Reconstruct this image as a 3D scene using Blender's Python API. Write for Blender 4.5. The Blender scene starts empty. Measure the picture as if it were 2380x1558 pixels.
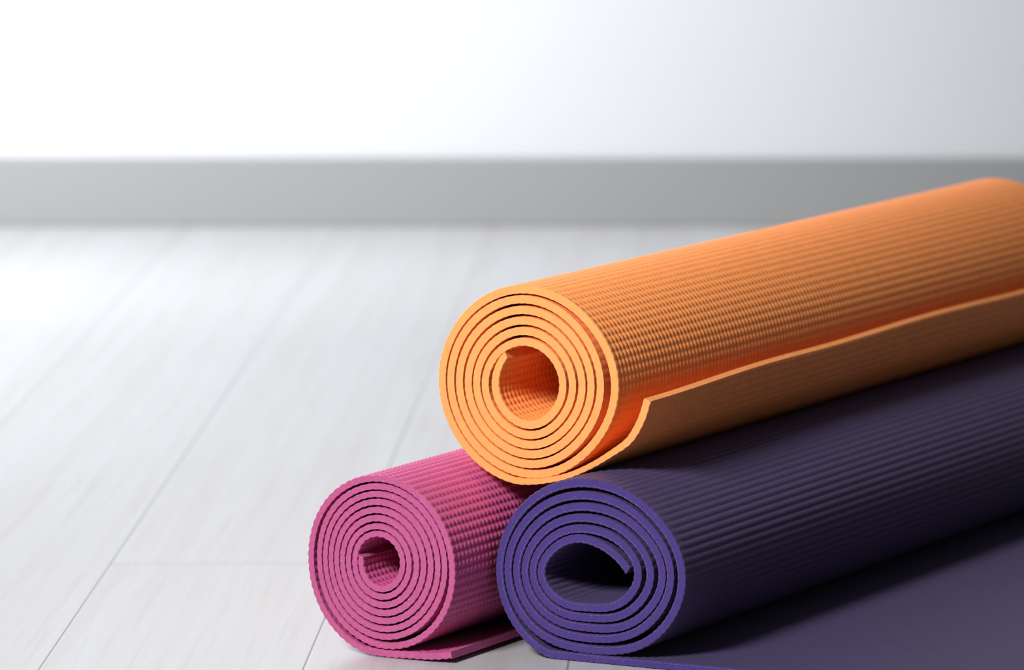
import numpy as np
import math

# ---------------------------------------------------------------- camera model
# (focal length and principal column in pixels of the 2380 x 1558 photograph)
F, XP, YP, YH = 12600.0, 1748.0, 779.0, -890.0
PHI = math.atan((YP - YH) / F)
CAM_H = 0.558 * math.cos(PHI)
CC, SS = math.cos(PHI), math.sin(PHI)
CAM = np.array([0.0, 0.0, CAM_H])
WALL_Y = 4.951


def ray(x, y):
    dx = (x - XP) / F
    dy = -(y - YP) / F
    return np.array([dx, CC + dy * SS, -SS + dy * CC])


def on_plane(x, y, p0, n):
    r = ray(x, y)
    return CAM + r * (np.dot(p0 - CAM, n) / np.dot(r, n))


def on_floor(x, y):
    r = ray(x, y)
    return CAM - r * (CAM_H / r[2])


# ---------------------------------------------------------------- roll profiles
def catmull(P, n):
    """centripetal Catmull-Rom through the points P, n samples per span"""
    P = np.asarray(P, float)
    P = np.vstack([2 * P[0] - P[1], P, 2 * P[-1] - P[-2]])
    out = []
    for i in range(1, len(P) - 2):
        p0, p1, p2, p3 = P[i - 1:i + 3]
        t0 = 0.0
        t1 = t0 + max(np.linalg.norm(p1 - p0), 1e-6) ** .5
        t2 = t1 + max(np.linalg.norm(p2 - p1), 1e-6) ** .5
        t3 = t2 + max(np.linalg.norm(p3 - p2), 1e-6) ** .5
        t = np.linspace(t1, t2, n, endpoint=False)[:, None]
        a1 = (t1 - t) / (t1 - t0) * p0 + (t - t0) / (t1 - t0) * p1
        a2 = (t2 - t) / (t2 - t1) * p1 + (t - t1) / (t2 - t1) * p2
        a3 = (t3 - t) / (t3 - t2) * p2 + (t - t2) / (t3 - t2) * p3
        b1 = (t2 - t) / (t2 - t0) * a1 + (t - t0) / (t2 - t0) * a2
        b2 = (t3 - t) / (t3 - t1) * a2 + (t - t1) / (t3 - t1) * a3
        out.append((t2 - t) / (t2 - t1) * b1 + (t - t1) / (t2 - t1) * b2)
    return np.vstack(out + [P[-2][None]])


def gauss(a, sig):
    k = int(4 * sig) + 1
    w = np.exp(-.5 * (np.arange(-k, k + 1) / sig) ** 2)
    w /= w.sum()
    return np.convolve(np.pad(a, k, mode='edge'), w, mode='valid')


class Roll:
    """cross-section of a rolled mat in its end plane: u across, v = height"""

    def __init__(self, scale, org, ctr, tip, L, B, R, T, diag, tail, yaw, p0, thick, start, rows, flat=None, dip=None):
        self.yaw = math.radians(yaw)
        self.ax = np.array([math.sin(self.yaw), math.cos(self.yaw), 0.0])
        self.pe = np.array([math.cos(self.yaw), -math.sin(self.yaw), 0.0])
        self.rows = rows
        mUR, mUL, mLL, mLR, mLast = diag
        pts = list(tip)
        cx, cy = ctr
        k = 0.70711
        n = len(B)
        for i in range(n):
            if start == 'T':
                pts.append((cx, cy - T[i]))
                pts.append((cx - mUL * k * L[i], cy - mUL * k * T[i]))
            pts.append((cx - L[i], cy))
            pts.append((cx - mLL * k * L[i], cy + mLL * k * B[i]))
            pts.append((cx, cy + B[i]))
            if i == n - 1:
                break
            m_ = mLast if i == n - 2 else mLR
            pts.append((cx + m_ * k * R[i], cy + m_ * k * B[i]))
            pts.append((cx + R[i], cy))
            tn = T[i] if start == 'L' else T[i + 1]
            pts.append((cx + mUR * k * R[i], cy - mUR * k * tn))
            if start == 'L':
                pts.append((cx, cy - T[i]))
                pts.append((cx - mUL * k * L[i + 1], cy - mUL * k * T[i]))
        px = [(org[0] + a / scale, org[1] + b / scale) for a, b in pts]
        q = on_plane(org[0] + cx / scale, org[1] + cy / scale, p0, self.ax)
        self.origin = np.array([q[0], q[1], 0.0])
        def uv(p):
            w = on_plane(p[0], p[1], p0, self.ax)
            return ((w - self.origin) @ self.pe, w[2])
        P = np.array([uv(p) for p in px])
        c0 = np.array([0.0, q[2]])
        # smooth polar interpolation of the spiral
        d = P - c0
        th = np.unwrap(np.arctan2(d[:, 1], d[:, 0]))
        rr = np.hypot(d[:, 0], d[:, 1])
        poly = catmull(np.stack([th * .02, rr], 1), 24)
        thf = np.linspace(th[0], th[-1], 6000)
        rf = np.interp(thf, poly[:, 0] / .02, poly[:, 1])
        rf = gauss(rf, 30)
        two = 2 * math.pi
        pin = np.where(thf - two >= thf[0], rf - np.interp(thf - two, thf, rf), 9.0)
        pout = np.where(thf + two <= thf[-1], np.interp(thf + two, thf, rf) - rf, 9.0)
        tk = np.minimum(thick, .995 * np.minimum(pin, pout))
        tk = gauss(np.maximum(tk, .55 * thick), 60)
        S = np.stack([c0[0] + rf * np.cos(thf), c0[1] + rf * np.sin(thf)], 1)
        # free end
        tl = [uv(p) for p in tail]
        if flat is not None:
            tl += [(tl[-1][0] + f, 0.0) for f in flat]
        i0 = len(S) - 1
        head = S[i0 - 220:i0:40]
        tp = catmull(np.vstack([head, np.array(tl)]), 60)
        tp = tp[60 * (len(head) - 1):]
        self_n = i0 - 20
        S2 = np.vstack([S[:i0 - 20], tp])
        tt = np.full(len(tp), thick)
        if dip:
            e = np.linspace(0, 1, len(tp))
            if flat is None:            # squeezed where the roll rests on it, full again towards the free edge
                tt = thick * (dip + (.93 - dip) * np.clip((e - .25) / .3, 0, 1))
            else:
                tt = np.full(len(tp), thick * dip)
        tk = np.concatenate([tk[:i0 - 20], tt])
        tk = gauss(tk, 40)
        seg = np.concatenate([[0], np.cumsum(np.hypot(*np.diff(S2, axis=0).T))])
        ds = rows / 7.0
        m = int(seg[-1] / ds)
        s = np.arange(m + 1) * ds
        self.s = s
        X = np.stack([gauss(np.interp(s, seg, S2[:, 0]), 2.5), gauss(np.interp(s, seg, S2[:, 1]), 2.5)], 1)
        X[0] = S2[0]
        t = np.interp(s, seg, tk)
        lo = t / 2 + .0001
        soft = .0022
        e = (X[:, 1] - lo) / soft
        X[:, 1] = lo + soft * np.where(e > 20, e, np.log1p(np.exp(np.minimum(e, 20)))) - soft * np.exp(-np.maximum(e, 0) * .7) * .69 * (e < 8)
        X[:, 1] = np.maximum(gauss(X[:, 1], 4), lo)
        tg = np.gradient(X, axis=0)
        tg /= np.hypot(tg[:, 0], tg[:, 1])[:, None]
        self.nrm = np.stack([tg[:, 1], -tg[:, 0]], 1)          # outward for a roll wound anticlockwise
        self.X, self.t = X, t
        self.s_tail = s[-1] - (seg[-1] - seg[self_n])
        ang = np.unwrap(np.arctan2(X[:, 1] - c0[1], X[:, 0]))
        self.ang = ang

    def sides(self, amp):
        f = np.abs(np.cos(np.pi * self.s / self.rows)) ** .6
        h = self.t / 2 - amp
        o = self.X + self.nrm * (h + amp * f)[:, None]
        i = self.X - self.nrm * (h + amp * f)[:, None]
        return o, i

    def at(self, u, v, y):
        return self.origin + self.pe * u + self.ax * y + np.array([0, 0, v])


P0_PURPLE = on_floor(1450, 1549)
P0_PINK = on_floor(900, 1530)
AX_O = np.array([math.sin(math.radians(26.4)), math.cos(math.radians(26.4)), 0.0])
ORANGE_BACK = .026
P0_ORANGE = P0_PURPLE + AX_O * ORANGE_BACK

orange = Roll(2.885, (980, 620), (715, 775), [(566, 572), (520, 650)],
              [224, 291, 348, 404, 463, 521, 578], [281, 348, 413, 477, 542, 606, 668],
              [232, 297, 361, 422, 485, 583], [283, 355, 425, 496, 568, 634],
              (.948, 1.022, .955, .99, .995),
              [(1300, 1108), (1370, 1081), (1425, 1048), (1461, 1022), (1479, 995), (1493, 965), (1502, 934), (1506, 918)],
              26.4, P0_ORANGE, .0051, 'L', .0044, dip=.66)
pink = Roll(2.95, (680, 1030), (590, 810), [(470, 762)],
            [121, 163, 206, 246, 285, 323, 361, 401, 458], [200, 252, 307, 362, 416, 470, 523, 577, 647],
            [163, 208, 258, 306, 355, 404, 450, 495], [190, 240, 296, 352, 408, 462, 515, 569],
            (.955, 1.045, .955, 1.045, 1.10),
            [(968, 1525), (1010, 1527), (1052, 1523)],
            26.5, P0_PINK, .0043, 'L', .0044, dip=.95)
purple = Roll(3.329, (1120, 1090), (830, 810), [(1145, 800), (1060, 702), (930, 598)],
              [384, 444, 504, 566, 632, 694], [258, 337, 414, 494, 577, 690],
              [387, 482, 575, 638, 722], [256, 338, 423, 510, 598, 695],
              (.935, 1.03, 1.0, 1.055, 1.085),
              [(1400, 1541), (1480, 1553)],
              26.4, P0_PURPLE, .0053, 'T', .0040, dip=.86, flat=[.02, .06, .12, .20, .30])

import bpy
from mathutils import Vector

scene = bpy.context.scene
col = scene.collection


def new_mesh(name, verts, quads, mat, parent=None, smooth=True, slots=None):
    me = bpy.data.meshes.new(name)
    me.vertices.add(len(verts))
    me.vertices.foreach_set('co', np.asarray(verts, np.float32).ravel())
    nf = len(quads)
    me.loops.add(nf * 4)
    me.loops.foreach_set('vertex_index', np.asarray(quads, np.int32).ravel())
    me.polygons.add(nf)
    me.polygons.foreach_set('loop_start', np.arange(0, nf * 4, 4, dtype=np.int32))
    me.polygons.foreach_set('loop_total', np.full(nf, 4, np.int32))
    me.polygons.foreach_set('use_smooth', np.full(nf, smooth, bool))
    me.update(calc_edges=True)
    for m_ in (mat if isinstance(mat, (list, tuple)) else [mat]):
        me.materials.append(m_)
    if slots is not None:
        me.polygons.foreach_set('material_index', np.asarray(slots, np.int32))
    ob = bpy.data.objects.new(name, me)
    col.objects.link(ob)
    if parent:
        ob.parent = parent
    return ob


def grid_quads(n, m, flip=False):
    a = np.arange(n - 1)[:, None] * m + np.arange(m - 1)[None, :]
    q = np.stack([a, a + 1, a + m + 1, a + m], -1).reshape(-1, 4)
    return q[:, ::-1] if flip else q


def boxes_mesh(name, boxes, mat, parent=None, bevel=0.0):
    """several axis-aligned boxes (lo, hi) joined into one object"""
    V, Q = [], []
    for lo, hi in boxes:
        b = len(V)
        for z in (lo[2], hi[2]):
            for y in (lo[1], hi[1]):
                for x in (lo[0], hi[0]):
                    V.append((x, y, z))
        Q += [[b + i for i in f] for f in ((0, 2, 3, 1), (4, 5, 7, 6), (0, 1, 5, 4), (2, 6, 7, 3), (0, 4, 6, 2), (1, 3, 7, 5))]
    ob = new_mesh(name, np.array(V), np.array(Q), mat, parent, smooth=False)
    if bevel:
        md = ob.modifiers.new('bevel', 'BEVEL')
        md.width = bevel
        md.segments = 3
    return ob


# ---------------------------------------------------------------- materials
def principled(name):
    m = bpy.data.materials.new(name)
    m.use_nodes = True
    nt = m.node_tree
    return m, nt, nt.nodes['Principled BSDF']


def foam(name, rgb, rough, spec, grain, fleck=0.0, sheen=0.0):
    """closed-cell foam: fine pores in the bump, slight mottling of the colour"""
    m, nt, b = principled(name)
    N, Lk = nt.nodes.new, nt.links.new
    tc = N('ShaderNodeTexCoord')
    n1 = N('ShaderNodeTexNoise')
    n1.inputs['Scale'].default_value = 1400
    n1.inputs['Detail'].default_value = 2
    Lk(tc.outputs['Object'], n1.inputs['Vector'])
    n2 = N('ShaderNodeTexNoise')
    n2.inputs['Scale'].default_value = 160
    n2.inputs['Detail'].default_value = 4
    Lk(tc.outputs['Object'], n2.inputs['Vector'])
    r = N('ShaderNodeValToRGB')
    r.color_ramp.elements[0].position = .3
    r.color_ramp.elements[1].position = .7
    r.color_ramp.elements[0].color = tuple(c * .93 for c in rgb) + (1,)
    r.color_ramp.elements[1].color = tuple(min(1, c * 1.05) for c in rgb) + (1,)
    Lk(n2.outputs['Fac'], r.inputs['Fac'])
    last = r.outputs['Color']
    if fleck:
        v = N('ShaderNodeTexNoise')
        v.inputs['Scale'].default_value = 1900
        v.inputs['Detail'].default_value = 0
        Lk(tc.outputs['Object'], v.inputs['Vector'])
        fr = N('ShaderNodeValToRGB')
        fr.color_ramp.elements[0].position = .73
        fr.color_ramp.elements[1].position = .80
        Lk(v.outputs['Fac'], fr.inputs['Fac'])
        mx = N('ShaderNodeMixRGB')
        mx.inputs['Color2'].default_value = tuple(c + (1 - c) * fleck for c in rgb) + (1,)
        Lk(fr.outputs['Color'], mx.inputs['Fac'])
        Lk(last, mx.inputs['Color1'])
        last = mx.outputs['Color']
    Lk(last, b.inputs['Base Color'])
    bp = N('ShaderNodeBump')
    bp.inputs['Strength'].default_value = grain
    bp.inputs['Distance'].default_value = .0003
    Lk(n1.outputs['Fac'], bp.inputs['Height'])
    Lk(bp.outputs['Normal'], b.inputs['Normal'])
    b.inputs['Roughness'].default_value = rough
    b.inputs['Specular IOR Level'].default_value = spec
    if sheen:
        b.inputs['Sheen Weight'].default_value = sheen
        b.inputs['Sheen Roughness'].default_value = .5
    return m


M_ORANGE = (foam('orange_foam_skin', (.93, .29, .065), .5, .4, .3, 0, .1), foam('orange_foam_cut', (.95, .34, .105), .7, .2, .5))
M_PINK = (foam('magenta_foam_skin', (.49, .066, .215), .48, .42, .3, 0, .08), foam('magenta_foam_cut', (.42, .080, .215), .65, .25, .5, .4))
M_PURPLE = (foam('purple_foam_skin', (.050, .032, .105), .55, .3, .4, 0, .05), foam('purple_foam_cut', (.056, .033, .168), .75, .15, .9, .12))
M_THREAD = foam('lilac_thread', (.16, .13, .30), .6, .3, .1)


def plain(name, rgb, rough, spec=.5, bump=0.0, scale=300):
    m, nt, b = principled(name)
    b.inputs['Base Color'].default_value = rgb + (1,)
    b.inputs['Roughness'].default_value = rough
    b.inputs['Specular IOR Level'].default_value = spec
    if bump:
        tc = nt.nodes.new('ShaderNodeTexCoord')
        n = nt.nodes.new('ShaderNodeTexNoise')
        n.inputs['Scale'].default_value = scale
        n.inputs['Detail'].default_value = 3
        nt.links.new(tc.outputs['Object'], n.inputs['Vector'])
        bp = nt.nodes.new('ShaderNodeBump')
        bp.inputs['Strength'].default_value = bump
        bp.inputs['Distance'].default_value = .0005
        nt.links.new(n.outputs['Fac'], bp.inputs['Height'])
        nt.links.new(bp.outputs['Normal'], b.inputs['Normal'])
    return m


M_WALL = plain('white_wall_paint', (.705, .72, .735), .8, .3, .15)
M_BASE = plain('grey_baseboard_paint', (.335, .335, .338), .5, .4, .05)
M_CEIL = plain('white_ceiling_paint', (.8, .8, .8), .9, .2)
M_FRAME = plain('white_window_paint', (.8, .8, .8), .4, .5)

PLANK = .14
SEAM_X = on_floor(705, 1558)[0]
JOINT_Y = on_floor(500, 1311)[1]


def floor_material():
    m, nt, b = principled('white_laminate_planks')
    N, Lk = nt.nodes.new, nt.links.new

    def math_(op, a, b_=None, c=None):
        n = N('ShaderNodeMath')
        n.operation = op
        for i, v in enumerate((a, b_, c)):
            if v is None:
                continue
            if isinstance(v, (int, float)):
                n.inputs[i].default_value = v
            else:
                Lk(v, n.inputs[i])
        return n.outputs[0]
    tc = N('ShaderNodeTexCoord')
    sp = N('ShaderNodeSeparateXYZ')
    Lk(tc.outputs['Object'], sp.inputs[0])
    x, y = sp.outputs['X'], sp.outputs['Y']
    cx = math_('DIVIDE', math_('SUBTRACT', x, float(SEAM_X)), PLANK)
    idx = math_('FLOOR', cx)
    fx = math_('FRACT', cx)
    dx = math_('MULTIPLY', math_('MINIMUM', fx, math_('SUBTRACT', 1.0, fx)), PLANK)
    odd = math_('ABSOLUTE', math_('SUBTRACT', math_('MODULO', math_('ADD', idx, 101.0), 2.0), 0.0))
    # plank left of the seam is idx -1 -> (100 mod 2) = 0 -> its joint lies at JOINT_Y
    yy = math_('ADD', math_('SUBTRACT', y, float(JOINT_Y)), math_('MULTIPLY', odd, .56))
    fy = math_('FRACT', math_('DIVIDE', yy, 2.2))
    dy = math_('MULTIPLY', math_('MINIMUM', fy, math_('SUBTRACT', 1.0, fy)), 2.2)
    d = math_('MINIMUM', dx, dy)
    # groove profile: 0 in the seam, 1 on the plank
    mr = N('ShaderNodeMapRange')
    mr.interpolation_type = 'SMOOTHSTEP'
    mr.inputs['From Min'].default_value = .00015
    mr.inputs['From Max'].default_value = .0010
    Lk(d, mr.inputs['Value'])
    # grain: streaks along the plank, different on every plank
    seg = math_('ADD', math_('MULTIPLY', idx, 7.31), math_('FLOOR', math_('DIVIDE', yy, 2.2)))
    cv = N('ShaderNodeCombineXYZ')
    Lk(math_('MULTIPLY', x, 1.0), cv.inputs['X'])
    Lk(math_('MULTIPLY', y, .02), cv.inputs['Y'])
    Lk(seg, cv.inputs['Z'])
    g1 = N('ShaderNodeTexNoise')
    g1.inputs['Scale'].default_value = 70
    g1.inputs['Detail'].default_value = 5
    g1.inputs['Roughness'].default_value = .6
    g1.inputs['Distortion'].default_value = .1
    Lk(cv.outputs[0], g1.inputs['Vector'])
    g2 = N('ShaderNodeTexNoise')
    g2.inputs['Scale'].default_value = 330
    g2.inputs['Detail'].default_value = 3
    Lk(cv.outputs[0], g2.inputs['Vector'])
    r1 = N('ShaderNodeValToRGB')
    r1.color_ramp.elements[0].position = .36
    r1.color_ramp.elements[0].color = (.445, .432, .434, 1)
    r1.color_ramp.elements[1].position = .62
    r1.color_ramp.elements[1].color = (.470, .476, .486, 1)
    Lk(g1.outputs['Fac'], r1.inputs['Fac'])
    r2 = N('ShaderNodeValToRGB')
    r2.color_ramp.elements[0].position = .34
    r2.color_ramp.elements[0].color = (.86, .81, .79, 1)
    r2.color_ramp.elements[1].position = .46
    r2.color_ramp.elements[1].color = (1, 1, 1, 1)
    Lk(g2.outputs['Fac'], r2.inputs['Fac'])
    mu = N('ShaderNodeMixRGB')
    mu.blend_type = 'MULTIPLY'
    mu.inputs['Fac'].default_value = .4
    Lk(r1.outputs['Color'], mu.inputs['Color1'])
    Lk(r2.outputs['Color'], mu.inputs['Color2'])
    sm = N('ShaderNodeMixRGB')
    sm.inputs['Color1'].default_value = (.26, .26, .275, 1)
    Lk(mr.outputs['Result'], sm.inputs['Fac'])
    Lk(mu.outputs['Color'], sm.inputs['Color2'])
    Lk(sm.outputs['Color'], b.inputs['Base Color'])
    bp = N('ShaderNodeBump')
    bp.inputs['Distance'].default_value = .0006
    bp.inputs['Strength'].default_value = .6
    Lk(mr.outputs['Result'], bp.inputs['Height'])
    bp2 = N('ShaderNodeBump')
    bp2.inputs['Distance'].default_value = .00006
    bp2.inputs['Strength'].default_value = .4
    Lk(g2.outputs['Fac'], bp2.inputs['Height'])
    Lk(bp.outputs['Normal'], bp2.inputs['Normal'])
    Lk(bp2.outputs['Normal'], b.inputs['Normal'])
    b.inputs['Roughness'].default_value = .34
    b.inputs['Specular IOR Level'].default_value = .5
    return m


M_FLOOR = floor_material()


# ---------------------------------------------------------------- rolled mats
def axis_samples(pitch, per, y1, length):
    a = np.arange(0, y1, pitch / per)
    b = np.linspace(y1, length, max(2, int((length - y1) / .02)))
    return np.concatenate([[0, .0004], a[a > .0006], b])


def build_roll(R, LEN, name, label, mat, amp, nub, row_depth, relief, base_z, hi_tail, wave=None, sink=0.0, edge=.0012, thread=None, face=(.5, .003)):
    root = bpy.data.objects.new(name, None)
    col.objects.link(root)
    root.empty_display_size = .05
    root.location = (R.origin[0], R.origin[1], base_z - sink)
    root.rotation_euler = (0, 0, -R.yaw)
    root['label'] = label
    root['category'] = 'yoga mat'
    s, X, nrm, t, ang = R.s, R.X, R.nrm, R.t, R.ang
    n = len(s)
    f = 1 - row_depth * (1 - np.abs(np.cos(np.pi * s / R.rows)) ** .75)
    iT = int(np.searchsorted(s, R.s_tail))
    iA = int(np.searchsorted(ang, ang[iT] - 2 * math.pi * 1.13))
    iH = int(np.searchsorted(ang, ang[0] + 2 * math.pi * 1.08))
    hi = np.concatenate([axis_samples(nub, 6, LEN - .0005, LEN)[:-2], [LEN - .0004, LEN]])
    hole = axis_samples(nub, 6, .09, LEN)
    lo = np.linspace(0, LEN, 25)
    wt = np.clip((s - R.s_tail) / (s[-1] - R.s_tail), 0, 1) ** 3

    def relief_y(ys, cut):
        g = 1 - relief * (1 - np.abs(np.sin(np.pi * ys / nub)) ** .6)
        e = np.clip((ys - edge) / .0012, 0, 1)
        e = e * np.clip((cut - ys) / .002, 0, 1)
        return 1 - e * (1 - g)

    def ramp(c, d):
        return np.clip(c / d, 0, 1)
    k_out = ramp(ang - ang[iA] + .3, .6)                     # full relief only where the surface shows
    k_in = 1 - ramp(ang - ang[iH], .5)
    low = .55 * amp
    amp_of = {1: low + (amp - low) * k_out, -1: low + (amp - low) * k_in}

    def strip(side, i0, i1, ys, cut, nubs=True):
        sl = slice(i0, i1)
        am = amp_of[side][sl][:, None]
        g = relief_y(ys, cut) if nubs else np.ones(len(ys))
        e = np.clip(np.minimum(ys, LEN - ys) / face[1], 0, 1) ** 2          # the cut edge is pressed flatter
        ff = 1 - (1 - f[sl])[:, None] * (face[0] + (1 - face[0]) * e)[None, :]
        hgt = (t[sl] / 2)[:, None] - am + am * ff * g[None, :]
        # rounded rim at both cut ends
        rim = np.where((ys < 1e-6) | (ys > LEN - 1e-6), .00035, 0.0)
        hgt = hgt - rim[None, :]
        p = X[sl][:, None, :] + side * nrm[sl][:, None, :] * hgt[:, :, None]
        V = np.empty((i1 - i0, len(ys), 3))
        V[:, :, 0] = p[:, :, 0]
        V[:, :, 1] = ys[None, :]
        V[:, :, 2] = p[:, :, 1] - base_z
        if wave is not None:
            du, dv = wave(ys)
            V[:, :, 0] += wt[sl][:, None] * du[None, :]
            V[:, :, 2] += wt[sl][:, None] * dv[None, :]
        return V.reshape(-1, 3), grid_quads(i1 - i0, len(ys), flip=(side < 0))

    def cap(i0, i1, y):
        V = []
        for k, side in enumerate((1, -1)):
            v, _ = strip(side, i0, i1, np.array([y]), 9)
            V.append(v)
        m = i1 - i0
        a = np.arange(m - 1)
        q = np.stack([a, a + 1, a + m + 1, a + m], 1)
        return np.vstack(V), (q if y < .1 else q[:, ::-1])

    def end(i, ys, flip):
        a, _ = strip(1, i, i + 1, ys, 9, False)
        b, _ = strip(-1, i, i + 1, ys, 9, False)
        m = len(ys)
        k = np.arange(m - 1)
        q = np.stack([k, k + 1, k + m + 1, k + m], 1)
        return np.vstack([a, b]), (q[:, ::-1] if flip else q)

    def join(parts):
        V, Q, I, b = [], [], [], 0
        for k, (v, q) in parts:
            V.append(v)
            Q.append(q + b)
            I.append(np.full(len(q), k))
            b += len(v)
        return np.vstack(V), np.vstack(Q), np.concatenate(I)

    v, q, k = join([(0, strip(1, 0, iA + 1, lo, 9, False)), (0, strip(1, iA, iT + 1, hi, 9)),
                    (0, strip(-1, 0, iH + 1, hole, .085)), (0, strip(-1, iH, iT + 1, lo, 9, False)),
                    (1, cap(0, iT + 1, 0.0)), (1, cap(0, iT + 1, LEN)), (1, end(0, lo, False))])
    new_mesh('roll', v, q, mat, root, slots=k)
    ysf = hi if hi_tail else axis_samples(nub, 3, .12, LEN)
    cut = LEN if hi_tail else .115
    v, q, k = join([(0, strip(1, iT, n, ysf, cut)), (0, strip(-1, iT, n, ysf, cut)),
                    (1, cap(iT, n, 0.0)), (1, cap(iT, n, LEN)), (1, end(n - 1, ysf, True))])
    new_mesh('loose_flap', v, q, mat, root, slots=k)
    if thread:
        # row of stitches showing as light dashes on the cut end
        V, Q = [], []
        k = 0
        step = thread['step']
        for sc in np.arange(.004, s[-1] - .003, step):
            i = int(sc / s[1])
            tx, tz = nrm[i][1] * -1, nrm[i][0]
            c = X[i] + nrm[i] * t[i] * thread['off']
            hl, hw = step * .27, thread['w']
            b = len(V)
            for yy in (-.00025, .0004):
                for a_, b_ in ((-1, -1), (1, -1), (1, 1), (-1, 1)):
                    V.append((c[0] + tx * hl * a_ + nrm[i][0] * hw * b_, yy, c[1] + tz * hl * a_ + nrm[i][1] * hw * b_ - base_z))
            Q += [[b + j for j in fc] for fc in ((0, 1, 2, 3), (7, 6, 5, 4), (0, 4, 5, 1), (1, 5, 6, 2), (2, 6, 7, 3), (3, 7, 4, 0))]
        th = new_mesh('edge_stitching', np.array(V), np.array(Q), M_THREAD, root, smooth=False)
        th['label'] = 'pale lilac stitching along the cut edge'
    return root


def wave_orange(y):
    k = np.clip(y / .20, 0, 1)
    b = k * k * (3 - 2 * k)
    return -.0045 * b, .0020 * b + .0007 * np.sin(y * 21) * k


orange_base = float(orange.sides(.0004)[0][:, 1].min())
build_roll(orange, .625, 'yoga_mat', 'orange rolled yoga mat lying on top of the magenta and purple mats',
           M_ORANGE, .00115, .0042, .6, 1.0, orange_base, True, wave_orange, .0010, face=(.45, .003))
build_roll(pink, .61, 'yoga_mat', 'magenta rolled yoga mat on the white floor at the lower left of the pile',
           M_PINK, .00120, .0042, 1.0, .85, 0.0, False, face=(.5, .003))
build_roll(purple, .72, 'yoga_mat', 'dark purple partly unrolled yoga mat on the floor under the orange mat',
           M_PURPLE, .00095, .0029, 1.0, .3, 0.0, False, None, 0.0, .006, dict(step=.0010, off=-.27, w=.00012), (.5, .010))


# ---------------------------------------------------------------- room
def structure(ob):
    ob['kind'] = 'structure'
    return ob


XL, XR, YB, ZT = -1.05, 1.6, -0.9, 2.5
structure(boxes_mesh('floor', [((XL, YB, -.02), (XR, WALL_Y, 0))], M_FLOOR))
structure(boxes_mesh('wall_back', [((XL - .1, WALL_Y, -.02), (XR + .1, WALL_Y + .1, ZT))], M_WALL))
structure(boxes_mesh('baseboard_back', [((XL, WALL_Y - .012, 0), (XR, WALL_Y, .0622))], M_BASE, bevel=.002))

# left wall with the tall window the daylight comes through
WY0, WY1, WZ0, WZ1 = 3.34, 4.82, .04, 1.97
structure(boxes_mesh('wall_left', [((XL - .14, YB, -.02), (XL, WY0, ZT)), ((XL - .14, WY1, -.02), (XL, WALL_Y, ZT)),
                                   ((XL - .14, WY0, -.02), (XL, WY1, WZ0)), ((XL - .14, WY0, WZ1), (XL, WY1, ZT))], M_WALL))
ym = (WY0 + WY1) / 2
structure(boxes_mesh('window_1', [((XL - .12, WY0, WZ0), (XL - .06, WY0 + .05, WZ1)), ((XL - .12, WY1 - .05, WZ0), (XL - .06, WY1, WZ1)),
                                  ((XL - .12, WY0 + .05, WZ0), (XL - .06, WY1 - .05, WZ0 + .05)),
                                  ((XL - .12, WY0 + .05, WZ1 - .05), (XL - .06, WY1 - .05, WZ1)),
                                  ((XL - .11, ym - .02, WZ0 + .05), (XL - .07, ym + .02, WZ1 - .05))], M_FRAME))

# ---------------------------------------------------------------- light
w = bpy.data.worlds.new('daylight')
scene.world = w
w.use_nodes = True
w.node_tree.nodes['Background'].inputs['Color'].default_value = (1, .99, .98, 1)
w.node_tree.nodes['Background'].inputs['Strength'].default_value = .125


def area(name, loc, rot, sx, sy, power, rgb):
    l = bpy.data.lights.new(name, 'AREA')
    l.shape = 'RECTANGLE'
    l.size, l.size_y = sx, sy
    l.energy = power
    l.color = rgb
    o = bpy.data.objects.new(name, l)
    col.objects.link(o)
    o.location = loc
    o.rotation_euler = rot
    return o


#LIGHTS
def spot(name, loc, target, power, size, blend, radius, rgb):
    l = bpy.data.lights.new(name, 'SPOT')
    l.energy = power
    l.color = rgb
    l.spot_size = math.radians(size)
    l.spot_blend = blend
    l.shadow_soft_size = radius
    o = bpy.data.objects.new(name, l)
    col.objects.link(o)
    o.location = loc
    d = Vector(target) - Vector(loc)
    o.rotation_euler = d.to_track_quat('-Z', 'Y').to_euler()
    return o


LIGHT_A = 46
LIGHT_B = 0
LIGHT_W = 150
LIGHT_C = 0
LIGHT_D = 180
if LIGHT_A:
    area('window_light', (XL - .03, 4.08, 1.0), (0, -math.pi / 2, 0), 1.9, 1.44, LIGHT_A, (.95, .975, 1.0))
if LIGHT_B:
    area('window_light', (XL + .04, 1.2, .95), (0, -math.pi / 2, 0), 1.2, 1.2, LIGHT_B, (.97, .985, 1.0))
if LIGHT_W:
    spot('added_wall_wash', (-.75, 3.5, 2.2), (-.62, 4.95, .35), LIGHT_W, 48, 1.0, .12, (.97, .985, 1.0))  # unseen spot added so the back wall fades from left to right
if LIGHT_C:
    spot('ceiling_spot', (-1.1, 2.3, 2.0), (-.32, 2.80, 0), LIGHT_C, 36, 1.0, .15, (1, .99, .98))
if LIGHT_D:
    spot('added_key_spot', (-.80, 1.62, 1.10), (-.10, 2.92, .10), LIGHT_D, 38, 1.0, .22, (1, .99, .98))  # unseen front-left spot, added to brighten the mat ends and tops

# ---------------------------------------------------------------- camera
cam = bpy.data.cameras.new('camera')
cam.sensor_fit = 'HORIZONTAL'
cam.sensor_width = 36
cam.lens = 36 * F / 2380
cam.shift_x = (1190 - XP) / 2380
cam.clip_start = .05
cam.clip_end = 50
cam.dof.use_dof = True
cam.dof.focus_distance = 2.885
cam.dof.aperture_fstop = 10
co = bpy.data.objects.new('camera', cam)
col.objects.link(co)
co.location = (0, 0, CAM_H)
co.rotation_euler = (math.pi / 2 - PHI, 0, 0)
scene.camera = co

scene.view_settings.view_transform = 'Standard'
scene.view_settings.look = 'None'
scene.view_settings.exposure = 0.0
scene.view_settings.gamma = 1.0
scene.view_settings.use_curve_mapping = False
